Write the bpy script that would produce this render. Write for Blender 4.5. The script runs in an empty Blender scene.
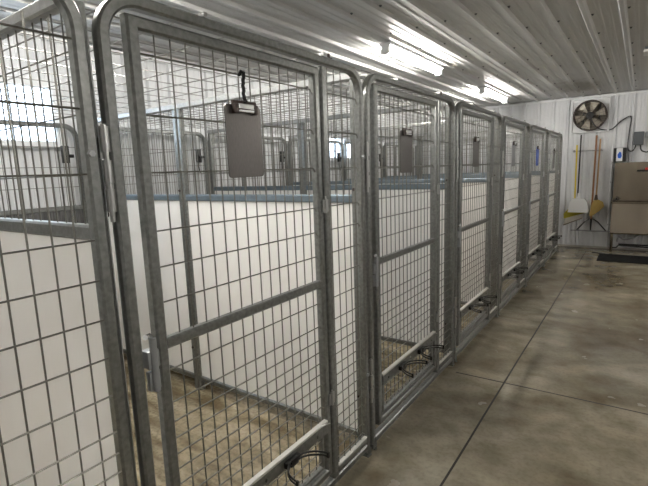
import bpy, bmesh, math, random
from mathutils import Vector, Matrix
random.seed(4)
S = bpy.context.scene
COL = S.collection

# ------------------------------------------------------------------ camera, world, exposure
yaw, pitch, roll = 0.61436, 0.157684, -0.035247
CAM_H = 1.45
f_ = Vector((-math.sin(yaw)*math.cos(pitch), math.cos(yaw)*math.cos(pitch), -math.sin(pitch)))
r_ = Vector((math.cos(yaw), math.sin(yaw), 0))
u_ = r_.cross(f_)
r2 = math.cos(roll)*r_ + math.sin(roll)*u_
u2 = -math.sin(roll)*r_ + math.cos(roll)*u_
cd = bpy.data.cameras.new('camera'); cam = bpy.data.objects.new('camera', cd); COL.objects.link(cam)
cd.sensor_width = 36; cd.lens = 449.63/648*36; cd.clip_start = .05; cd.clip_end = 60
m = Matrix((r2, u2, -f_)).transposed().to_4x4(); m.translation = (0, 0, CAM_H)
cam.matrix_world = m
S.camera = cam
w = bpy.data.worlds.new('world'); S.world = w; w.use_nodes = True
w.node_tree.nodes['Background'].inputs[0].default_value = (.75, .85, 1, 1)
w.node_tree.nodes['Background'].inputs[1].default_value = .3
S.view_settings.view_transform = 'Standard'; S.view_settings.look = 'None'
S.view_settings.exposure = 1.33; S.view_settings.gamma = 1
S.view_settings.use_curve_mapping = False
LAMP_STRENGTH = 46.0
WINDOW_STRENGTH = 2.6

# ------------------------------------------------------------------ materials
def mat(name, col, rough=.5, metal=0., noise=None, bump=None, spec=None, emis=None, es=0):
    """noise = (scale, second colour, low, high [, stretch]); bump = (scale, strength)"""
    mt = bpy.data.materials.new(name); mt.use_nodes = True
    nt = mt.node_tree; b = nt.nodes['Principled BSDF']
    b.inputs['Base Color'].default_value = (*col, 1); b.inputs['Roughness'].default_value = rough
    b.inputs['Metallic'].default_value = metal
    if spec is not None: b.inputs['Specular IOR Level'].default_value = spec
    if emis:
        b.inputs['Emission Color'].default_value = (*emis, 1); b.inputs['Emission Strength'].default_value = es
    tc = nt.nodes.new('ShaderNodeTexCoord')
    if noise:
        n = nt.nodes.new('ShaderNodeTexNoise'); n.inputs['Scale'].default_value = noise[0]; n.inputs['Detail'].default_value = 6
        mp = nt.nodes.new('ShaderNodeMapping')
        if len(noise) > 4: mp.inputs['Scale'].default_value = noise[4]
        nt.links.new(tc.outputs['Object'], mp.inputs[0]); nt.links.new(mp.outputs[0], n.inputs['Vector'])
        r = nt.nodes.new('ShaderNodeValToRGB')
        r.color_ramp.elements[0].position = noise[2]; r.color_ramp.elements[1].position = noise[3]
        r.color_ramp.elements[0].color = (*noise[1], 1); r.color_ramp.elements[1].color = (*col, 1)
        nt.links.new(n.outputs[0], r.inputs[0]); nt.links.new(r.outputs[0], b.inputs['Base Color'])
    if bump:
        n = nt.nodes.new('ShaderNodeTexNoise'); n.inputs['Scale'].default_value = bump[0]; n.inputs['Detail'].default_value = 5
        nt.links.new(tc.outputs['Object'], n.inputs['Vector'])
        bp = nt.nodes.new('ShaderNodeBump'); bp.inputs['Strength'].default_value = bump[1]; bp.inputs['Distance'].default_value = .01
        nt.links.new(n.outputs[0], bp.inputs['Height']); nt.links.new(bp.outputs[0], b.inputs['Normal'])
    return mt

GALV = mat('galvanized_tube', (.265, .27, .26), .32, .72, (70, (.18, .185, .178), .3, .7))
DGALV = mat('galvanized_tube_lit_tone', (.48, .49, .49), .4, .4, (70, (.38, .39, .39), .3, .7))  # lighter copy of the tube zinc, lamplight on the top rails painted in
RAIL = mat('zinc_blue_reflection_tone', (.20, .25, .29), .4, .6, (30, (.17, .21, .245), .3, .7))  # window daylight reflected on the rails, painted in as a blue tint
WIRE = mat('galvanized_wire', (.21, .205, .185), .36, .8)
ROOFWIRE = mat('zinc_wire', (.33, .33, .32), .35, .7)
ZINC = mat('zinc_hardware', (.42, .42, .41), .3, .9)
LITTOP = mat('zinc_lit_top_tone', (.66, .65, .61), .4, .4)  # overhead light on the ledge tops, put into the colour
PANEL = mat('cream_plastic_board', (.90, .885, .86), .33, 0, (2, (.86, .835, .80), .3, .6))
BLACK = mat('black_coated_steel', (.012, .012, .012), .35, .2)
DARK = mat('dark_rubber', (.02, .02, .02), .8)
DARKBOARD = mat('dark_streaked_board', (.10, .10, .10), .6, 0, (20, (.04, .04, .04), .4, .6, (1, 4, .3)))  # dark board with streaky random tone
ALU = mat('brushed_aluminium', (.15, .138, .13), .28, .85, (60, (.125, .115, .11), .3, .7, (.3, 4, 1)))
BRONZE = mat('dark_clip_metal', (.07, .055, .05), .4, .7)
CHROME = mat('chrome', (.85, .85, .85), .12, 1)
BLUE = mat('blue_plastic', (.03, .09, .45), .4)
STEEL = mat('stainless_steel', (.36, .305, .24), .2, 1, (1.6, (.26, .22, .17), .3, .7, (2.2, 1, .8)))
WHITE = mat('white_plastic', (.8, .8, .79), .45)
TRIM = mat('white_metal_trim', (.78, .79, .8), .4)
WOOD = mat('orange_stained_wood', (.36, .17, .07), .5, 0, (12, (.28, .12, .05), .3, .7, (6, 6, .4)))
WOOD2 = mat('varnished_brown_wood', (.42, .25, .11), .5, 0, (12, (.33, .19, .08), .3, .7, (6, 6, .4)))
STRAW = mat('broom_corn', (.46, .33, .10), .8, 0, (30, (.30, .20, .05), .3, .7, (8, 8, .5)))
YELLOW = mat('yellow_plastic', (.80, .62, .05), .4)
OLIVE = mat('yellow_green_plastic', (.5, .42, .04), .5)
BRISTLE = mat('pale_bristle', (.6, .57, .5), .8, 0, (40, (.45, .42, .36), .3, .7, (8, 8, .3)))
GREYBOX = mat('grey_plastic_box', (.11, .12, .13), .5)
GREY = mat('mid_grey_metal', (.35, .36, .37), .5, .5)
RUBBER = mat('black_rubber_mat', (.010, .010, .010), .9, 0, None, (200, .5), spec=.15)
BLADE = mat('fan_blade_metal', (.58, .54, .47), .4, .5, (8, (.38, .34, .28), .35, .65))
RED = mat('red_plastic', (.6, .02, .015), .4)
CABLE = mat('grey_black_cable', (.035, .035, .04), .5)
EMIT = mat('lamp_diffuser', (.9, .9, .9), .4, 0, emis=(1, .965, .90), es=LAMP_STRENGTH)
PANE = mat('bright_window_pane', (.8, .85, .9), .2, 0, emis=(.66, .82, 1), es=WINDOW_STRENGTH)

def cladding_mat(name, col, stain=False):
    mt = mat(name, col, .45, 0, (1.1, tuple(c*.93 for c in col), .35, .65), spec=.6)
    if stain:
        nt = mt.node_tree; b = nt.nodes['Principled BSDF']; ramp = [n for n in nt.nodes if n.type == 'VALTORGB'][0]
        geo = nt.nodes.new('ShaderNodeNewGeometry'); mp = nt.nodes.new('ShaderNodeMapping'); mp.vector_type = 'POINT'
        # dusty patch of dirt left by the exhaust fan
        mp.inputs['Location'].default_value = (.85*2.6, -7.7*1.0, -2.54); mp.inputs['Scale'].default_value = (2.6, 1.0, 1)
        nt.links.new(geo.outputs['Position'], mp.inputs[0])
        ln = nt.nodes.new('ShaderNodeVectorMath'); ln.operation = 'LENGTH'; nt.links.new(mp.outputs[0], ln.inputs[0])
        n = nt.nodes.new('ShaderNodeTexNoise'); n.inputs['Scale'].default_value = 3; nt.links.new(geo.outputs['Position'], n.inputs['Vector'])
        ad = nt.nodes.new('ShaderNodeMath'); ad.operation = 'MULTIPLY_ADD'; ad.inputs[1].default_value = 1.2
        nt.links.new(n.outputs[0], ad.inputs[0]); nt.links.new(ln.outputs['Value'], ad.inputs[2])
        r = nt.nodes.new('ShaderNodeValToRGB'); r.color_ramp.elements[0].position = .85; r.color_ramp.elements[1].position = 1.0
        mr = nt.nodes.new('ShaderNodeMapRange'); mr.inputs['From Min'].default_value = .9; mr.inputs['From Max'].default_value = 1.5
        nt.links.new(ad.outputs[0], mr.inputs['Value'])
        mx = nt.nodes.new('ShaderNodeMix'); mx.data_type = 'RGBA'
        nt.links.new(mr.outputs[0], mx.inputs['Factor']); mx.inputs[6].default_value = (.26, .24, .21, 1)
        nt.links.new(ramp.outputs[0], mx.inputs[7]); nt.links.new(mx.outputs[2], b.inputs['Base Color'])
    return mt
CLAD = cladding_mat('white_ribbed_cladding', (.70, .71, .725))
CEIL = cladding_mat('ceiling_ribbed_steel', (.60, .60, .59), True)

def floor_mat():
    mt = bpy.data.materials.new('sealed_concrete'); mt.use_nodes = True
    nt = mt.node_tree; b = nt.nodes['Principled BSDF']; L = nt.links.new
    geo = nt.nodes.new('ShaderNodeNewGeometry'); P = geo.outputs['Position']
    def noise(sc, det, scale=(1, 1, 1), dist=0):
        mp = nt.nodes.new('ShaderNodeMapping'); mp.inputs['Scale'].default_value = scale; L(P, mp.inputs[0])
        n = nt.nodes.new('ShaderNodeTexNoise'); n.inputs['Scale'].default_value = sc; n.inputs['Detail'].default_value = det
        n.inputs['Distortion'].default_value = dist; L(mp.outputs[0], n.inputs['Vector']); return n.outputs[0]
    def ramp(v, stops):
        r = nt.nodes.new('ShaderNodeValToRGB'); e = r.color_ramp.elements
        while len(e) < len(stops): e.new(.5)
        for k, (p, c) in enumerate(stops): e[k].position = p; e[k].color = (*c, 1)
        L(v, r.inputs[0]); return r.outputs[0]
    def mix(f, a, c2, mode='MIX'):
        mx = nt.nodes.new('ShaderNodeMix'); mx.data_type = 'RGBA'; mx.blend_type = mode
        if isinstance(f, float): mx.inputs['Factor'].default_value = f
        else: L(f, mx.inputs['Factor'])
        L(a, mx.inputs[6]); L(c2, mx.inputs[7]); return mx.outputs[2]
    aisle = ramp(noise(1.3, 12, (1, 1, 1), .3), [(.25, (.15, .125, .085)), (.5, (.26, .228, .172)), (.75, (.42, .385, .31))])
    streak = ramp(noise(1.8, 10, (1, 1.5, 1), .3), [(.28, (.55, .51, .42)), (.5, (.95, .94, .9)), (.70, (1.3, 1.3, 1.28))])
    aisle = mix(.8, aisle, streak, 'MULTIPLY')
    ken = ramp(noise(3.0, 10, (.6, 2.4, 1), 1.5), [(.34, (.14, .105, .055)), (.5, (.30, .25, .16)), (.66, (.44, .38, .27))])
    sp = ramp(noise(45, 4), [(.38, (.55, .52, .48)), (.52, (1, 1, 1))])
    ken = mix(.7, ken, sp, 'MULTIPLY')
    aisle = mix(.25, aisle, sp, 'MULTIPLY')
    scuff = ramp(noise(5, 12, (1, 1.15, 1), .3), [(.32, (.70, .66, .58)), (.5, (1, 1, 1)), (.68, (1.28, 1.28, 1.26))])
    aisle = mix(.8, aisle, scuff, 'MULTIPLY')
    sx = nt.nodes.new('ShaderNodeSeparateXYZ'); L(P, sx.inputs[0])
    mr = nt.nodes.new('ShaderNodeMapRange'); mr.inputs['From Min'].default_value = -1.2; mr.inputs['From Max'].default_value = -1.05
    L(sx.outputs[0], mr.inputs['Value'])
    c = mix(mr.outputs[0], ken, aisle); L(c, b.inputs['Base Color'])
    rr = nt.nodes.new('ShaderNodeMapRange'); rr.inputs['To Min'].default_value = .07; rr.inputs['To Max'].default_value = .28
    rr.inputs['From Min'].default_value = .3; rr.inputs['From Max'].default_value = .7
    L(noise(5, 6), rr.inputs['Value']); L(rr.outputs[0], b.inputs['Roughness'])
    bp = nt.nodes.new('ShaderNodeBump'); bp.inputs['Strength'].default_value = .07; bp.inputs['Distance'].default_value = .01
    L(noise(9, 5), bp.inputs['Height']); L(bp.outputs[0], b.inputs['Normal'])
    return mt
FLOOR = floor_mat()

# ------------------------------------------------------------------ mesh helpers
class MB:
    def __init__(s): s.bm = bmesh.new()
    def box(s, x0, x1, y0, y1, z0, z1, bev=0.):
        t = bmesh.new()
        vs = [t.verts.new((x, y, z)) for x in (x0, x1) for y in (y0, y1) for z in (z0, z1)]
        for q in ((0,1,3,2), (4,6,7,5), (0,4,5,1), (2,3,7,6), (0,2,6,4), (1,5,7,3)): t.faces.new([vs[i] for i in q])
        bmesh.ops.recalc_face_normals(t, faces=t.faces)
        if bev: bmesh.ops.bevel(t, geom=list(t.edges), offset=bev, segments=2, affect='EDGES', profile=.5)
        s._add(t); return s
    def _add(s, t):
        me = bpy.data.meshes.new('t'); t.to_mesh(me); t.free(); s.bm.from_mesh(me); bpy.data.meshes.remove(me)
    def sweep(s, pts, prof, up, closed=False):
        """sweep profile [(a,b)] along pts: a along up, b along in-plane normal, mitred"""
        pts = [Vector(p) for p in pts]; up = Vector(up).normalized(); n = len(pts); rings = []
        for i, p in enumerate(pts):
            if closed: d0 = (p-pts[i-1]).normalized(); d1 = (pts[(i+1) % n]-p).normalized()
            else:
                d0 = (p-pts[i-1]).normalized() if i else None; d1 = (pts[i+1]-p).normalized() if i < n-1 else None
                d0 = d0 or d1; d1 = d1 or d0
            n0 = up.cross(d0).normalized(); n1 = up.cross(d1).normalized(); nn = (n0+n1)
            nn = nn.normalized()/max(.35, nn.normalized().dot(n0))
            rings.append([s.bm.verts.new(p+up*a+nn*b) for a, b in prof])
        k = len(prof)
        for i in range(n if closed else n-1):
            A, B = rings[i], rings[(i+1) % n]
            for j in range(k): s.bm.faces.new((A[j], A[(j+1) % k], B[(j+1) % k], B[j]))
        if not closed: s.bm.faces.new(rings[0][::-1]); s.bm.faces.new(rings[-1])
        return s
    def tube(s, pts, w=.04, d=.04, up=(1,0,0), closed=False):
        a, b, c = d/2, w/2, .006
        return s.sweep(pts, [(-a,-b+c), (-a+c,-b), (a-c,-b), (a,-b+c), (a,b-c), (a-c,b), (-a+c,b), (-a,b-c)], up, closed)
    def wire(s, pts, r, n=6):
        pts = [Vector(p) for p in pts]; rings = []
        for i, p in enumerate(pts):
            d = (pts[min(i+1, len(pts)-1)]-pts[max(i-1, 0)]).normalized()
            ref = Vector((0,0,1)) if abs(d.z) < .9 else Vector((1,0,0))
            a = d.cross(ref).normalized(); b = d.cross(a)
            rings.append([s.bm.verts.new(p+(a*math.cos(2*math.pi*k/n)+b*math.sin(2*math.pi*k/n))*r) for k in range(n)])
        for A, B in zip(rings, rings[1:]):
            for j in range(n): s.bm.faces.new((A[j], A[(j+1) % n], B[(j+1) % n], B[j]))
        s.bm.faces.new(rings[0][::-1]); s.bm.faces.new(rings[-1]); return s
    def cone(s, p, q, r0, r1, n=16):
        p, q = Vector(p), Vector(q); d = (q-p).normalized(); ref = Vector((0,0,1)) if abs(d.z) < .9 else Vector((1,0,0))
        a = d.cross(ref).normalized(); b = d.cross(a)
        R = [[s.bm.verts.new(c+(a*math.cos(2*math.pi*k/n)+b*math.sin(2*math.pi*k/n))*r) for k in range(n)] for c, r in ((p, r0), (q, r1))]
        for j in range(n): s.bm.faces.new((R[0][j], R[0][(j+1) % n], R[1][(j+1) % n], R[1][j]))
        s.bm.faces.new(R[0][::-1]); s.bm.faces.new(R[1]); return s
    def prism(s, poly, axis, t0, t1):
        """poly of 2D points extruded along axis 'x' (y,z), 'y' (x,z) or 'z' (x,y)"""
        def P(a, b, t): return {'x': (t, a, b), 'y': (a, t, b), 'z': (a, b, t)}[axis]
        A = [s.bm.verts.new(P(a, b, t0)) for a, b in poly]; B = [s.bm.verts.new(P(a, b, t1)) for a, b in poly]
        s.bm.faces.new(A); s.bm.faces.new(B[::-1]); k = len(poly)
        for j in range(k): s.bm.faces.new((A[j], B[j], B[(j+1) % k], A[(j+1) % k]))
        return s
    def build(s, name, m, parent=None, smooth=False, **props):
        bmesh.ops.recalc_face_normals(s.bm, faces=s.bm.faces)
        me = bpy.data.meshes.new(name); s.bm.to_mesh(me); s.bm.free()
        me.materials.append(m)
        if smooth:
            for p in me.polygons: p.use_smooth = True
            try: me.set_sharp_from_angle(angle=math.radians(40))
            except Exception: pass
        o = bpy.data.objects.new(name, me); COL.objects.link(o)
        if parent: o.parent = parent
        for k, v in props.items(): o[k] = v
        return o

def empty(name, loc, label, cat, group=None):
    o = bpy.data.objects.new(name, None); COL.objects.link(o); o.location = loc; o.empty_display_size = .1
    tag(o, label, cat, group); return o
def tag(o, label, cat, group=None):
    o['label'] = label; o['category'] = cat
    if group: o['group'] = group
    return o
def tree(o, parent=None):
    c = o.copy(); COL.objects.link(c); c.parent = parent
    for ch in list(o.children): tree(ch, c)
    return c
def arc(cy, cz, r, a0, a1, n, x=0):
    return [(x, cy+r*math.cos(math.radians(a0+(a1-a0)*k/n)), cz+r*math.sin(math.radians(a0+(a1-a0)*k/n))) for k in range(n+1)]

# ------------------------------------------------------------------ the room
XL, XR, YB, YF, ZC = -3.74, 3.9, -2.6, 8.86, 2.545
RIB0, RIBP = -1.10, .2286
def ribs(u0, u1, anchor):
    """profile (u, h) of ribbed steel sheet, h into the room"""
    k0 = math.ceil((u0-anchor)/RIBP); pts = [(u0, 0)]
    k = k0-1
    while True:
        c = anchor+k*RIBP
        for du, h in ((-.028, 0), (-.014, .022), (.014, .022), (.028, 0), (.066, 0), (.074, .004), (.092, .004), (.100, 0), (.128, 0), (.136, .004), (.154, .004), (.162, 0)):
            u = c+du
            if u0 < u < u1: pts.append((u, h))
        k += 1
        if c > u1: break
    pts.append((u1, 0)); return pts
def sheet(name, prof, fn, v0, v1, m, t=.06):
    bm = bmesh.new()
    A = [bm.verts.new(fn(u, h, v0)) for u, h in prof]; B = [bm.verts.new(fn(u, h, v1)) for u, h in prof]
    for i in range(len(prof)-1): bm.faces.new((A[i], A[i+1], B[i+1], B[i]))
    # backing so that the sheet has thickness
    u0, u1 = prof[0][0], prof[-1][0]
    q = [bm.verts.new(fn(u, -t, v)) for u, v in ((u0, v0), (u1, v0), (u1, v1), (u0, v1))]; bm.faces.new(q)
    bm.faces.new((A[0], B[0], q[3], q[0])); bm.faces.new((A[-1], q[1], q[2], B[-1]))
    mb = MB(); mb.bm.free(); mb.bm = bm
    return mb.build(name, m, kind='structure')
floor = MB().box(XL-.06, XR+.06, YB-.06, YF+.06, -.12, 0).build('floor', FLOOR, kind='structure')
ceiling = sheet('ceiling', ribs(XL, XR, RIB0), lambda u, h, v: (u, v, ZC-h), YB, YF, CEIL)
sheet('wall_far', ribs(XL, XR, RIB0+.02), lambda u, h, v: (u, YF-h, v), 0, ZC, CLAD)
sheet('wall_behind', ribs(XL, XR, RIB0), lambda u, h, v: (u, YB+h, v), 0, ZC, CLAD)
sheet('wall_left', ribs(YB, YF, .1), lambda u, h, v: (XL+h, u, v), 0, ZC, CLAD)
sheet('wall_right', ribs(YB, YF, .1), lambda u, h, v: (XR-h, u, v), 0, ZC, CLAD)
MB().box(XL, XR, YF-.034, YF-.006, ZC-.05, ZC-.022).build('trim_far', TRIM, kind='structure')
MB().box(XL+.02, XL+.034, YB, YF-.034, ZC-.05, ZC-.022).build('trim_left', TRIM, kind='structure')
BASE = mat('grimy_base_trim', (.42, .40, .37), .6)
MB().box(XL+.02, XR-.02, YF-.03, YF-.004, 0, .03).build('baseboard_far', BASE, kind='structure')
# saw-cut joints in the slab
JOINT = mat('dark_joint', (.035, .03, .024), .9)
def joint(pts, name):
    mb = MB()
    mb.sweep([(x, y, .0002) for x, y in pts], [(0, -.0055), (.0006, -.0055), (.0006, .0055), (0, .0055)], (0, 0, 1))
    return mb.build(name, JOINT, floor, kind='structure')
rng = random.Random(2)
joint([(-.672+rng.uniform(-.0025, .0025), y) for y in [YB+.3*k for k in range(38)]], 'joint_line')
joint([(-1.0+.3*k, 2.995+.006*k+rng.uniform(-.003, .003)) for k in range(11)], 'joint_line')
joint([(-1.0+.3*k, 8.14+rng.uniform(-.003, .003)) for k in range(11)], 'joint_line')
# ceiling screws
scr = None; n_s = 0
for iy in range(11):
    for ix in range(-3, 6):
        x = RIB0+ix*RIBP+.04; y = 2.3+.61*iy
        if n_s >= 98 or y > 8.7: continue
        if scr is None:
            scr = MB().cone((0, 0, 0), (0, 0, -.003), .010, .010, 10).cone((0, 0, -.003), (0, 0, -.010), .007, .006, 6).build('screw', GREYBOX, ceiling, kind='structure'); s = scr
        else:
            s = scr.copy(); COL.objects.link(s)
        s.location = (x, y, ZC); n_s += 1

def window(name, y0, y1, z0, z1):
    fr = MB()
    fr.tube([(XL+.035, y0, z0), (XL+.035, y1, z0), (XL+.035, y1, z1), (XL+.035, y0, z1)], .05, .06, (1, 0, 0), True)
    fr.box(XL+.02, XL+.05, (y0+y1)/2-.014, (y0+y1)/2+.014, z0, z1)
    o = fr.build(name, TRIM, kind='structure')
    MB().box(XL+.021, XL+.027, y0+.02, y1-.02, z0+.02, z1-.02).build('pane', PANE, o, kind='structure')
window('window_1', .52, 1.75, 1.725, 2.16)
window('window_2', 5.42, 6.10, 1.62, 1.94)

# ------------------------------------------------------------------ kennel fronts
PITCH = 1.27; Y1 = .62; XF = -1.08
def y0(i): return Y1+PITCH*(i-1)
ZH = [1.765, 1.612, 1.463, 1.305, 1.205, 1.105, .905, .805, .745, .692, .642, .593, .543, .493, .443]
def front():
    root = empty('kennel_gate', (XF, y0(1), 0), '', 'kennel gate')
    # bent outer frame: one tube up, round the two top corners and down again
    t = .032; a = t/2; R = .10; zt = 1.904-t/2; b = 1.242-t/2
    pts = [(0, a, .0)] + arc(a+R, zt-R, R, 180, 90, 8) + arc(b-R, zt-R, R, 90, 0, 8) + [(0, b, .0)]
    mb = MB().tube(pts, t, .034)
    mb.tube([(0, t-.004, .045), (0, 1.21, .045)], .036, .036)
    for y in (a, b):
        mb.box(-.019, .028, max(y-.028, .001), y+.006, 0, .006)
        mb.box(-.019, .019, y-.019, y+.019, .004, .03)
    mb.build('outer_frame', GALV, root, True)
    jz = 1.862
    MB().tube([(0, .925, .06), (0, .925, jz)], .038, .038).build('jamb', GALV, root, True)
    MB().tube([(.0, .944, .088), (.0, 1.209, .088)], .034, .036).build('side_bottom_rail', GALV, root, True)
    MB().box(.001, .018, .944, 1.208, .105, .109).build('side_rail_highlight', LITTOP, root)  # added strip that paints the lit top edge of the rail
    mb = MB()
    for k in range(5): mb.wire([(.004, .965+.0505*k, .10), (.004, .965+.0505*k, 1.865 if k < 3 else 1.80)], .0024)
    for z in ZH+[1.005, .393, .343, .293, .243, .193, .143]:
        mb.wire([(.0085, .944, z), (.0085, 1.18, z), (.0045, 1.201, z-.018)], .0024)
    mb.build('side_mesh', WIRE, root, True)
    # top hook bolt
    MB().cone((0, .99, 1.895), (0, .99, 1.925), .006, .006, 8).box(-.01, .01, .978, 1.002, 1.90, 1.908).build('bolt', BRONZE, root)
    # clamps joining it to the next frame
    for z in (1.47, .40):
        mb = MB()
        X_, Y_ = .020, 1.256
        for za, zb_ in ((.045, .105), (-.03, .025), (-.10, -.045)): mb.cone((X_, Y_, z+za), (X_, Y_, z+zb_), .011, .011, 12)
        mb.cone((X_, Y_, z-.125), (X_, Y_, z+.11), .0065, .0065, 10)
        mb.box(.0, .016, 1.2435, 1.2565, z+.03, z+.08).box(.0, .016, 1.2565, 1.2685, z-.07, z-.02)
        mb.build('clamp', ZINC, root, True)
        MB().cone((.018, 1.219, z+.04), (.028, 1.219, z+.04), .009, .008, 6).build('nut', GREY, root)
    # the door: square tube frame; everything on it swings with it
    d0, d1 = .077, .895; s = .034; zb, zt = .115, 1.854
    dm = MB().tube([(0, d0+s/2, zb), (0, d1-s/2, zb), (0, d1-s/2, zt-s/2), (0, d0+s/2, zt-s/2)], s, s, (1, 0, 0), True)
    dm.tube([(0, d0+s-.002, .985), (0, d1-s+.002, .985)], .032, .03)
    door = dm.build('door', GALV, root, True)
    mb = MB()
    for k in range(14): mb.wire([(.002, .161+.0505*k, .375), (.002, .161+.0505*k, 1.822)], .0024)
    for z in ZH: mb.wire([(.0065, .108, z), (.0065, .843, z), (.002, .863, z-.016)], .0024)
    mb.build('door_mesh', WIRE, door, True)
    # feeder hatch in the bottom of the door
    MB().box(.002, .024, .11, .861, .366, .376, .002).build('feeder_ledge', LITTOP, door)
    mb = MB().box(.010, .024, .11, .861, .318, .366)
    mb.tube([(.0, .135, .158), (.0, .835, .158), (.0, .835, .325), (.0, .135, .325)], .022, .024, (1, 0, 0), True)
    for y in (.17, .30, .46, .62, .78):
        mb.cone((.024, y, .34), (.030, y, .34), .007, .006, 8)
    hatch = mb.build('feeder_hatch', GALV, door, True)
    mb = MB()
    for k in range(13): mb.wire([(0, .19+.0505*k, .165), (0, .19+.0505*k, .32)], .0024)
    for z in (.19, .24, .29): mb.wire([(.0045, .14, z), (.0045, .83, z)], .0024)
    mb.build('hatch_mesh', WIRE, door, True)
    for y in (.335, .60):
        mb = MB(); r = .098; cx = .138
        for z in (.352, .338):
            mb.wire([(cx-r*math.cos(t2), y+r*math.sin(t2), z) for t2 in [math.radians(-88+176*k/20) for k in range(21)]], .0038, 6)
        for sg in (-1, 1): mb.box(cx-.008, cx+.002, y+sg*r-.004, y+sg*r+.004, .334, .356)
        mb.box(.022, .042, y-.042, y+.042, .327, .352, .003)
        mb.box(.036, .048, y-.022, y+.022, .326, .356, .003)
        mb.build('bowl_holder', BLACK, door, True)
    # slide latch on the free edge, hinges on the other
    mb = MB().box(-.012, .022, .040, .076, .935, .985, .003).cone((.022, .058, .87), (.022, .058, 1.02), .010, .010, 10)
    mb.box(.0, .018, .042, .076, .87, .925, .003)
    mb.build('latch', GREY, door, True)
    MB().wire([(.016, .058, 1.02), (.022, .05, 1.03), (.035, .03, 1.034)], .0075, 8).build('latch_handle', CHROME, door, True)
    for z in (1.31, .46):
        MB().cone((.022, .90, z-.03), (.022, .90, z+.03), .0075, .0075, 10).box(.019, .023, .88, .92, z-.026, z+.026).cone((.022, .90, z+.03), (.022, .90, z+.04), .005, .004, 8).build('hinge', ZINC, door, True)
    # small latch catch near hatch
    MB().wire([(.02, .80, .372), (.036, .83, .376), (.028, .868, .360)], .0028).build('spring_clip', ZINC, door, True)
    return root
NUM = {0: 'seventh', 1: 'sixth', 2: 'fifth', 3: 'fourth', 4: 'third', 5: 'second', 6: 'first'}
ORD = {0: ', cut off by the picture edge', 1: ', behind the largest clipboard', 2: '', 3: '', 4: '', 5: ', behind the blue clipboard', 6: ', ending the row'}
F1 = front()
fronts = {1: F1}
for i in (0, 2, 3, 4, 5, 6): fronts[i] = tree(F1)
for i, o in fronts.items():
    o.location.y = y0(i); o['label'] = 'galvanized mesh kennel gate, '+NUM[i]+' from the far wall'+ORD[i]; o['group'] = 'kennel gates along the aisle'
mb = MB()
for k in range(5): mb.wire([(.004, .965+.0505*k, .10), (.004, .965+.0505*k, 1.865 if k < 3 else 1.80)], .0024)
for z in ZH+[1.005, .393, .343, .293, .243, .193, .143]: mb.wire([(.0085, .944, z), (.0085, 1.21, z)], .0024)
tmp = mb.build('side_mesh', WIRE, None, True)
for ch in fronts[0].children:
    if ch.name.startswith('side_mesh'): ch.data = tmp.data
bpy.data.objects.remove(tmp)
for ch in list(fronts[6].children):
    if ch.name.startswith(('clamp', 'nut')): bpy.data.objects.remove(ch)

# ------------------------------------------------------------------ dividers between the kennels
def divider(xa, xb, front_half):
    """xa > xb, local origin at ground"""
    root = empty('kennel_divider', (0, 0, 0), '', 'kennel divider')
    t = .036
    mb = MB().tube([(xa-t/2, 0, 0), (xa-t/2, 0, 1.864)], t, t, (0, 1, 0)).tube([(xb+t/2, 0, 0), (xb+t/2, 0, 1.864)], t, t, (0, 1, 0))
    MB().tube([(xa, 0, 1.882), (xb, 0, 1.882)], t, t, (0, 1, 0)).build('top_rail', DGALV, root, True)
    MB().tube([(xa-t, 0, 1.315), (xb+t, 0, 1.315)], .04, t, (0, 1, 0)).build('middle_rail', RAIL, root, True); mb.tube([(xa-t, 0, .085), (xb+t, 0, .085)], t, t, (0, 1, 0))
    mb.build('frame', GALV, root, True)
    MB().box(xb+t, xa-t, -.006, .006, .103, 1.295).build('lower_board', PANEL, root)
    mb = MB(); L = xa-xb; n = int((L-2*t)/.0508)
    for k in range(1, n+1): mb.wire([(xa-t-.0508*k, 0, 1.33), (xa-t-.0508*k, 0, 1.87)], .0022, 5)
    for z in (1.765, 1.612, 1.463): mb.wire([(xa-t, .0045, z), (xb+t, .0045, z)], .0022, 5)
    mb.build('upper_mesh', WIRE, root, True)
    for z in (1.36, .3):
        MB().cone((xa-t/2, -.024, z), (xa-t/2, .024, z), .008, .008, 8).build('bolt', BRONZE, root)
    return root
Dfront = divider(-1.103, -2.410, True); Drear = divider(-2.413, -3.585, False)
DN = {i: 'of cream board divider '+('ending the kennel row at the far wall' if i == 6 else 'between the %s and %s kennels from the far wall' % (NUM[i+1], NUM[i])) for i in range(7)}
for i in (6, 5, 4, 3, 2, 1, 0):
    for base, nm in ((Dfront, 'aisle-side section '), (Drear, 'wall-side section ')):
        o = base if i == 0 else tree(base)
        o.location.y = y0(i)+1.2535
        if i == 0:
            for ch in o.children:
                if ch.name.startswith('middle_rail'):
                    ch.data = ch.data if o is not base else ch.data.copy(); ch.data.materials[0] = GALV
        o['label'] = nm+DN[i]; o['group'] = 'dividers between the kennels'

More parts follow.
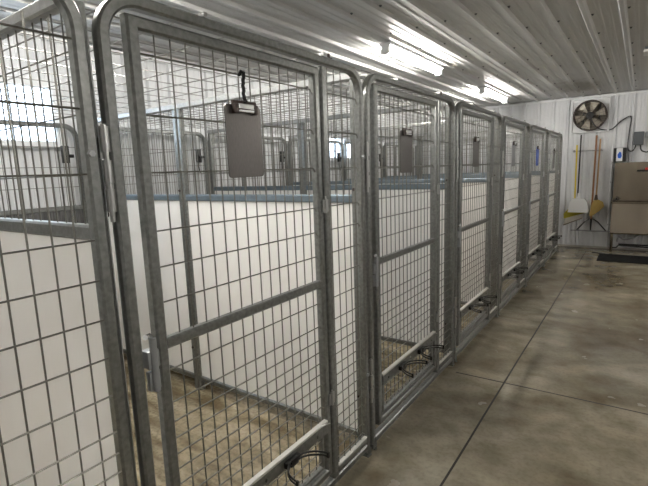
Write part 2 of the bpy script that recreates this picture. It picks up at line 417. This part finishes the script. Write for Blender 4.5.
# ------------------------------------------------------------------ mesh tops
def top(sy, sx):
    root = empty('roof_grid', (0, 0, 0), '', 'mesh roof')
    mb = MB(); k = 0
    while .107+sy*k < 1.23: mb.wire([(-1.085, .107+sy*k, 1.905), (-3.60, .107+sy*k, 1.905)], .0024, 5); k += 1
    k = 0
    while 1.10+sx*k < 3.6: mb.wire([(-1.10-sx*k, .02, 1.910), (-1.10-sx*k, 1.235, 1.910)], .0024, 5); k += 1
    mb.build('roof_mesh', ROOFWIRE, root, True)
    for y in (.33, .93): MB().box(-1.10, -1.06, y-.006, y+.006, 1.905, 1.916).build('mesh_clip', ZINC, root)
    return root
T = top(.199, .172); T2 = top(.10, .10)
for i in range(0, 7):
    o = {0: T, 2: T2}.get(i) or tree(T if i < 2 else T2); o.location.y = y0(i)
    o['label'] = 'wire mesh roof laid over the '+NUM[i]+' kennel from the far wall'
    o['group'] = 'mesh roofs over the kennels'

# ------------------------------------------------------------------ back gates against the outer wall
def back():
    root = empty('back_gate', (-3.62, 0, 0), '', 'back gate')
    t = .034; R = .09; a = t/2; b = 1.237-a; zt = 1.86
    pts = [(0, a, 0)] + arc(a+R, zt-R, R, 180, 90, 6) + arc(b-R, zt-R, R, 90, 0, 6) + [(0, b, 0)]
    mb = MB().tube(pts, t, t); mb.tube([(0, t, 1.24), (0, b-a, 1.24)], .034, t); mb.tube([(0, t, .05), (0, b-a, .05)], .034, t)
    mb.tube([(0, .46, .05), (0, .46, zt-a)], .034, t)
    mb.build('frame', GALV, root, True)
    MB().box(-.008, .008, t, b-a, .067, 1.223).build('lower_board', DARKBOARD, root)
    mb = MB()
    for k in range(1, 23): mb.wire([(.002, t+.0508*k, 1.25), (.002, t+.0508*k, zt-.02)], .0022, 5)
    for z in (1.4, 1.55, 1.70): mb.wire([(.006, t, z), (.006, b-a, z)], .0022, 5)
    mb.build('upper_mesh', WIRE, root, True)
    mb = MB().box(.014, .045, 1.085, 1.135, 1.58, 1.71, .004).box(.03, .06, 1.10, 1.16, 1.62, 1.645, .003)
    mb.wire([(.03, 1.105, 1.60), (.03, 1.10, 1.54), (.02, 1.12, 1.48)], .006)
    mb.build('latch', BLACK, root, True)
    return root
B = back()
for i in range(0, 7):
    o = B if i == 0 else tree(B); o.location.y = y0(i)
    o['label'] = 'rounded rear gate with black latch in the '+NUM[i]+' kennel from the far wall'
    o['group'] = 'back gates along the outer wall'
mb = MB().box(XL+.022, XL+.075, 5.40, 5.60, 2.14, 2.46, .006)
o = mb.build('wall_box', WHITE); tag(o, 'narrow white box on the outer wall above the far window', 'wall box')
MB().cone((XL+.075, 5.5, 2.42), (XL+.08, 5.5, 2.42), .01, .01, 8).build('screw', BRONZE, o)
MB().cone((XL+.075, 5.5, 2.30), (XL+.08, 5.5, 2.30), .01, .01, 8).build('screw', BRONZE, o)

# ------------------------------------------------------------------ clipboards
def clipboard(m, w=.158, h=.225):
    root = empty('clipboard', (0, 0, 0), '', 'clipboard', 'clipboards hung on the kennel doors')
    # board outline with rounded corners in YZ, top at z=0
    def corner(cy, cz, r, a0): return [(cy+r*math.cos(math.radians(a0+90*k/5)), cz+r*math.sin(math.radians(a0+90*k/5))) for k in range(6)]
    r = .013
    poly = corner(w/2-r, -r, r, 0)+corner(-w/2+r, -r, r, 90)+corner(-w/2+r, -h+r, r, 180)+corner(w/2-r, -h+r, r, 270)
    MB().prism(poly, 'x', -.002, .002).build('board', m, root)
    mb = MB().box(.002, .009, -.054, .056, -.016, .013, .003).box(.002, .018, -.052, -.036, -.028, .002, .003).box(.002, .018, .038, .054, -.028, .002, .003)
    mb.cone((.012, -.044, -.014), (.012, .048, -.014), .006, .006, 10)
    clip = mb.build('clip', BRONZE, root, True)
    MB().box(.009, .0175, -.034, .036, -.024, .004, .003).build('clip_lever', CHROME, clip)
    return root, clip
def hook(root, z1, m, r):
    pts = [(.006, 0, .005), (.012, .004, .012)]; n = 8
    for k in range(n): pts.append((.006+.0015*math.sin(k*2.1), .002+.0015*math.cos(k*2.1), .02+(z1-.02)*k/n))
    pts += [(.012, 0, z1), (.016, -.003, z1+.012), (.008, -.006, z1+.018), (-.004, -.004, z1+.008)]
    return MB().wire(pts, r, 6).build('hook', m, root, True)
CL = {1: (ALU, 1.668, .085, BLACK, .006, 'large grey metal clipboard hanging on the kennel gate closest to the camera', .160, .228),
      2: (ALU, 1.652, .05, ZINC, .003, 'grey metal clipboard on the fifth kennel gate from the far wall', .15, .225),
      3: (ALU, 1.660, .12, ZINC, .003, 'grey clipboard on a long hook, fourth kennel gate from the far wall', .14, .215),
      4: (GREY, 1.668, .09, ZINC, .003, 'light grey clipboard on the third kennel gate from the far wall', .14, .23),
      5: (BLUE, 1.655, .09, ZINC, .003, 'bright blue clipboard on the second kennel gate from the far wall', .14, .225),
      6: (ALU, 1.65, .05, ZINC, .003, 'dark grey clipboard on the last kennel gate beside the far wall', .14, .27)}
for i, (m_, z, zh, hm, hr, lab, ww, hh) in CL.items():
    r, c = clipboard(m_, ww, hh); hook(r, zh, hm, hr)
    r.location = (XF+.016, y0(i)+(.462 if i == 1 else .43), z); r['label'] = lab
    if i == 1: r.rotation_euler = (math.radians(.5), 0, 0)

# ------------------------------------------------------------------ ceiling lamps
def lamp():
    root = empty('ceiling_light', (0, 0, 0), '', 'ceiling light', 'tube lights above the kennels')
    MB().box(-.055, .055, -.64, .64, 2.50, 2.522, .004).build('housing', WHITE, root)
    mb = MB()
    mb.sweep([(0, -.60, 2.472), (0, .62, 2.472)], [(.028*math.sin(2*math.pi*k/16), .03*math.cos(2*math.pi*k/16)) for k in range(16)], (0, 0, 1))
    mb.build('tube', EMIT, root, True)
    for s in (-1, 1): MB().box(-.035, .035, s*.625-.022, s*.625+.022, 2.435, 2.503, .005).build('end_cap', WHITE, root)
    return root
Lm = lamp()
for k, (y, lab) in enumerate(((4.30, 'lit tube light under the ribbed ceiling above the second and third kennels'), (7.18, 'lit tube light under the ribbed ceiling nearest the far wall'),
        (1.05, 'lit tube light above the nearest kennel, out of the photo'), (-1.5, 'lit tube light behind the camera'))):
    o = Lm if k == 0 else tree(Lm); o.location = (-1.87, y, 0); o['label'] = lab
for k, (y, wd) in enumerate(((1.36, 'beside the camera'), (6.4, 'near the steel tub'))):  # unseen lamps added to brighten the aisle, gates and far wall
    o = tree(Lm); o.location = (2.5, y, 0); o['label'] = 'added lit tube light over the open side of the room, '+wd+', unseen'; o['group'] = 'added tube lights over the open side of the room'
mb = MB().box(-.055, .10, 5.52, 5.75, 2.478, 2.50, .003)
o = mb.build('ceiling_box', WHITE); tag(o, 'white box under the ceiling at the right edge of the photo', 'ceiling box')
MB().box(-.045, .09, 5.53, 5.74, 2.50, 2.5265).build('mount', GREYBOX, o)

# ------------------------------------------------------------------ exhaust fan on the far wall
YW = YF-.018
fx, fz, fr = -.752, 2.205, .238
fan = empty('exhaust_fan', (fx, YW, fz), 'round exhaust fan in a square white frame high on the far wall', 'fan')
mb = MB()
mb.tube([(-.262, -.015, -.262), (.262, -.015, -.262), (.262, -.015, .262), (-.262, -.015, .262)], .022, .03, (0, 1, 0), True)
n = 32
outer = []
for k in range(4):
    pass
bm = mb.bm
ci = [bm.verts.new((.238*math.cos(2*math.pi*k/n), -.012, .238*math.sin(2*math.pi*k/n))) for k in range(n)]
def sq(a):
    c, s_ = math.cos(a), math.sin(a); q = .252/max(abs(c), abs(s_)); return (q*c, -.012, q*s_)
co = [bm.verts.new(sq(2*math.pi*k/n)) for k in range(n)]
for k in range(n): bm.faces.new((ci[k], ci[(k+1) % n], co[(k+1) % n], co[k]))
mb.build('mounting_frame', TRIM, fan)
mb = MB(); mb.cone((0, -.0005, 0), (0, -.004, 0), .236, .236, 32); mb.build('shutter', mat('dusty_shutter', (.20, .18, .145), .6, .1, (6, (.09, .08, .06), .4, .6, (1, 1, 9))), fan)
mb = MB()
ring = [(fr*math.cos(2*math.pi*k/40), -.055, fr*math.sin(2*math.pi*k/40)) for k in range(40)]
mb.sweep(ring, [(-.045, -.007), (.035, -.007), (.035, .007), (-.045, .007)], (0, 1, 0), True)
mb.build('shroud_ring', BRONZE, fan, True)
for k in range(6):
    a0 = math.radians(60*k+14); mb = MB(); V = []
    for r_i, wd in ((.05, .22), (.12, .30), (.222, .30)):
        for s_ in (-1, 1):
            a = a0+s_*wd; V.append([mb.bm.verts.new((r_i*math.cos(a), -.05+s_*.022+dy, r_i*math.sin(a))) for dy in (-.002, .002)])
    for j in (0, 2):
        for s_ in (0, 1): mb.bm.faces.new((V[j][s_], V[j+1][s_], V[j+3][s_], V[j+2][s_]))
    loop = [V[0], V[1], V[3], V[5], V[4], V[2]]
    for j in range(6): mb.bm.faces.new((loop[j][0], loop[(j+1) % 6][0], loop[(j+1) % 6][1], loop[j][1]))
    mb.build('blade', BLADE, fan)
MB().cone((0, -.03, 0), (0, -.125, 0), .062, .055, 20).cone((0, -.125, 0), (0, -.135, 0), .03, .028, 16).build('motor', BLACK, fan, True)
mb = MB()
for k in range(3):
    rr = .08+.055*k; mb.wire([(rr*math.cos(2*math.pi*j/32), -.098, rr*math.sin(2*math.pi*j/32)) for j in range(33)], .0013, 4)
for k in range(8):
    a = math.pi*k/4+.2; mb.wire([(.045*math.cos(a), -.10, .045*math.sin(a)), (.238*math.cos(a), -.098, .238*math.sin(a))], .002, 4)
mb.build('guard', BRONZE, fan, True)

# ------------------------------------------------------------------ tools hanging on the far wall
YT = YF-.05
rack = empty('tool_rack', (-.76, YT, 1.64), 'thin wire rack holding the brooms under the fan', 'rack')
MB().wire([(-.22, .012, 0), (.22, .012, -.005)], .006, 8).build('rail', GREY, rack, True)
for x in (-.20, -.12, -.07, .08, .12, .17, .20):
    MB().wire([(x, .010, .0), (x, -.015, -.012), (x, -.05, -.012), (x, -.055, .01)], .0035).build('hook', GREY, rack, True)
for x in (-.2, .19): MB().box(x-.012, x+.012, .012, .030, -.02, .02).build('bracket', GREY, rack)
o = empty('broom', (-.91, YT-.02, .84), 'broom with a bright yellow handle, leftmost of the hanging tools', 'broom')
MB().cone((0, 0, 0), (-.008, .0, .90), .0125, .0125, 10).build('handle', YELLOW, o, True)
mb = MB().prism([(-.15, -.345), (.17, -.235), (.175, -.16), (.02, -.09), (-.01, .0), (-.03, .0), (-.05, -.12), (-.155, -.26)], 'y', -.02, .02); mb.build('head', OLIVE, o)
mb = MB().prism([(-.13, -.335), (.15, -.24), (.13, -.32), (-.155, -.45)], 'y', -.015, .015); br = mb.build('bristles', BRISTLE, o)
MB().prism([(-.155, -.45), (.13, -.32), (.13, -.337), (-.155, -.468)], 'y', -.016, .016).build('bristle_tips', mat('dirty_tips', (.16, .13, .09), .9), br)
o = empty('dustpan', (-.845, YT-.085, .84), 'white lobby dustpan with a long black handle', 'dustpan')
MB().cone((-.02, .02, .03), (-.016, .03, 1.06), .0115, .0115, 10).build('handle', BLACK, o, True)
MB().prism([(-.03, .0), (.03, .0), (.022, .10), (-.018, .10)], 'y', 0, .035).build('socket', WHITE, o)
MB().prism([(-.13, -.06), (-.09, .01), (.085, .01), (.13, -.05), (.15, -.20), (-.15, -.20)], 'y', -.03, .02).build('pan', WHITE, o)
MB().prism([(-.15, -.20), (.15, -.20), (.152, -.225), (-.152, -.225)], 'y', -.045, .02).build('lip', WHITE, o)
o = empty('floor_squeegee', (-.652, YT-.02, .30), 'wide floor squeegee with an orange wooden handle hanging head down', 'squeegee')
MB().cone((0, 0, .15), (.012, 0, 1.58), .0145, .0145, 10).build('handle', WOOD, o, True)
mb = MB().wire([(-.205, 0, .005), (-.09, 0, .15), (-.03, 0, .2), (.03, 0, .2), (.10, 0, .15), (.22, 0, .005)], .0095, 8); mb.cone((0, 0, .0), (0, 0, .2), .012, .016, 10)
mb.build('brace', BLACK, o, True)
MB().box(-.295, .30, -.012, .012, -.014, .006, .003).build('blade', GREY, o)
o = empty('corn_broom', (-.594, YT-.062, .86), 'corn broom with golden bristles and a brown wooden handle', 'broom')
MB().cone((0, 0, .0), (.012, 0, .96), .0125, .0125, 10).build('handle', WOOD2, o, True)
MB().cone((0, 0, -.04), (0, 0, .05), .03, .016, 12).build('collar', mat('dark_binding', (.06, .035, .02), .6), o, True)
mb = MB().prism([(-.025, -.03), (.03, -.03), (.10, -.07), (.12, -.14), (.07, -.21), (-.05, -.31), (-.085, -.30), (-.06, -.12)], 'y', -.025, .025); mb.build('bristles', STRAW, o)
# pipe on the wall
pr_ = MB().cone((-.395, YF-.032, .03), (-.395, YF-.032, 1.66), .011, .011, 12)
o = pr_.build('conduit_pipe', mat('pale_grey_pipe', (.5, .5, .5), .5), None, True); tag(o, 'thin grey pipe running down the far wall beside the steel tub', 'pipe')
for z in (.4, 1.1): MB().box(-.415, -.375, YF-.035, YF-.02, z, z+.02).build('clip', GREY, o)

# control box, cord, dispenser
o = MB().box(-.135, .0, YF-.09, YF-.019, 1.69, 1.895, .008).build('control_box', GREYBOX); tag(o, 'dark grey control box on the far wall to the right of the fan', 'control box')
MB().box(-.11, -.025, YF-.094, YF-.089, 1.72, 1.865, .002).build('cover', GREYBOX, o)
o = MB().box(.012, .07, YF-.06, YF-.019, 1.80, 1.89, .004).build('outlet_box', GREY); tag(o, 'small light grey outlet box at the right edge of the photo', 'outlet')
def smooth_path(P, n=8):
    P = [Vector(p) for p in P]; out = []
    for i in range(len(P)-1):
        p0, p1, p2, p3 = P[max(i-1, 0)], P[i], P[i+1], P[min(i+2, len(P)-1)]
        for k in range(n):
            t = k/n
            out.append(.5*((2*p1)+(-p0+p2)*t+(2*p0-5*p1+4*p2-p3)*t*t+(-p0+3*p1-3*p2+p3)*t**3))
    out.append(P[-1]); return out
yc = YF-.03
o = MB().wire(smooth_path([(-.73, YF-.15, 2.14), (-.66, YF-.10, 2.02), (-.56, YF-.05, 1.965), (-.44, yc, 1.965), (-.33, yc, 2.07), (-.22, yc, 2.145), (-.185, yc, 2.11), (-.20, yc, 1.90), (-.205, yc, 1.66), (-.17, yc, 1.60), (-.125, yc, 1.62), (-.10, yc-.005, 1.695)]), .0095, 8).build('power_cable', CABLE, None, True)
tag(o, 'dark cord from the fan looping down to the grey control box', 'cord')
o = MB().wire(smooth_path([(-.04, yc-.005, 1.695), (-.03, yc, 1.62), (.01, yc, 1.585), (.08, yc, 1.59), (.3, yc, 1.75)]), .0095, 8).build('power_cable', CABLE, None, True)
tag(o, 'dark cord leaving the control box to the right', 'cord')
o = MB().box(-.39, -.215, YF-.13, YF-.019, 1.44, 1.66, .012).build('soap_dispenser', BLACK); tag(o, 'black and white soap dispenser with a blue emblem above the steel tub', 'dispenser')
MB().box(-.35, -.265, YF-.137, YF-.128, 1.445, 1.655, .004).build('front_cover', WHITE, o)
MB().prism([(-.325, 1.50), (-.29, 1.49), (-.275, 1.53), (-.285, 1.58), (-.305, 1.60), (-.335, 1.55)], 'y', YF-.141, YF-.136).build('emblem', mat('emblem_blue', (.02, .12, .6), .4), o)

# ------------------------------------------------------------------ stainless tub
tub = empty('dog_wash_tub', (-.36, 8.5, 0), 'stainless steel dog washing tub with a tall backsplash at the far wall', 'tub')
MB().box(0, 1.5, .20, .235, .78, 1.425, .005).box(0, .012, -.02, .22, .78, .84).build('backsplash', STEEL, tub)
mb = MB().prism([(-.02, .32), (.0, .30), (.22, .30), (.22, .80), (.03, .80)], 'x', .0, 1.5)
mb.box(-.008, 1.5, .005, .04, .785, .81, .004)
mb.build('basin', STEEL, tub)
MB().box(.30, 1.2, .165, .20, 1.275, 1.305, .004).build('hanging_rail', BLACK, tub)
MB().cone((.42, .17, 1.30), (.42, .17, 1.335), .018, .018, 10).build('valve_knob', RED, tub, True)
MB().wire([(.03, .05, .80), (.03, .03, .84), (.10, .02, .85)], .008, 8).cone((.06, .02, .84), (.06, .02, .88), .012, .012, 8).build('drain_lever', BLACK, tub, True)
for x in (.025, 1.42):
    for y in (.035, .19): MB().tube([(x, y, .0), (x, y, .31)], .034, .034, (0, 1, 0)).build('leg', STEEL, tub, True)
MB().wire([(.12, .19, .11), (1.42, .19, .11)], .012, 8).build('stretcher', BLACK, tub, True)
MB().wire([(.02, .17, .05), (.09, .19, .05), (.13, .15, .10), (1.4, .15, .05)], .012, 8).build('hose', DARK, tub, True)
MB().wire(smooth_path([(.40, .12, .31), (.32, .12, .24), (.20, .12, .20), (.12, .12, .24), (.10, .12, .16)], 6), .014, 8).build('drain_pipe', GREY, tub, True)
# mat and strip
o = MB().box(-.47, 1.1, 7.66, 8.26, 0, .012, .004).build('floor_mat', RUBBER); tag(o, 'black rubber mat on the concrete in front of the steel tub', 'mat')
o = MB().prism([(-.58, 8.34), (-.42, 8.26), (-.40, 8.285), (-.56, 8.365)], 'z', 0, .012).build('scraper_strip', DARK); tag(o, 'short dark strip lying on the floor behind the mat corner', 'strip')
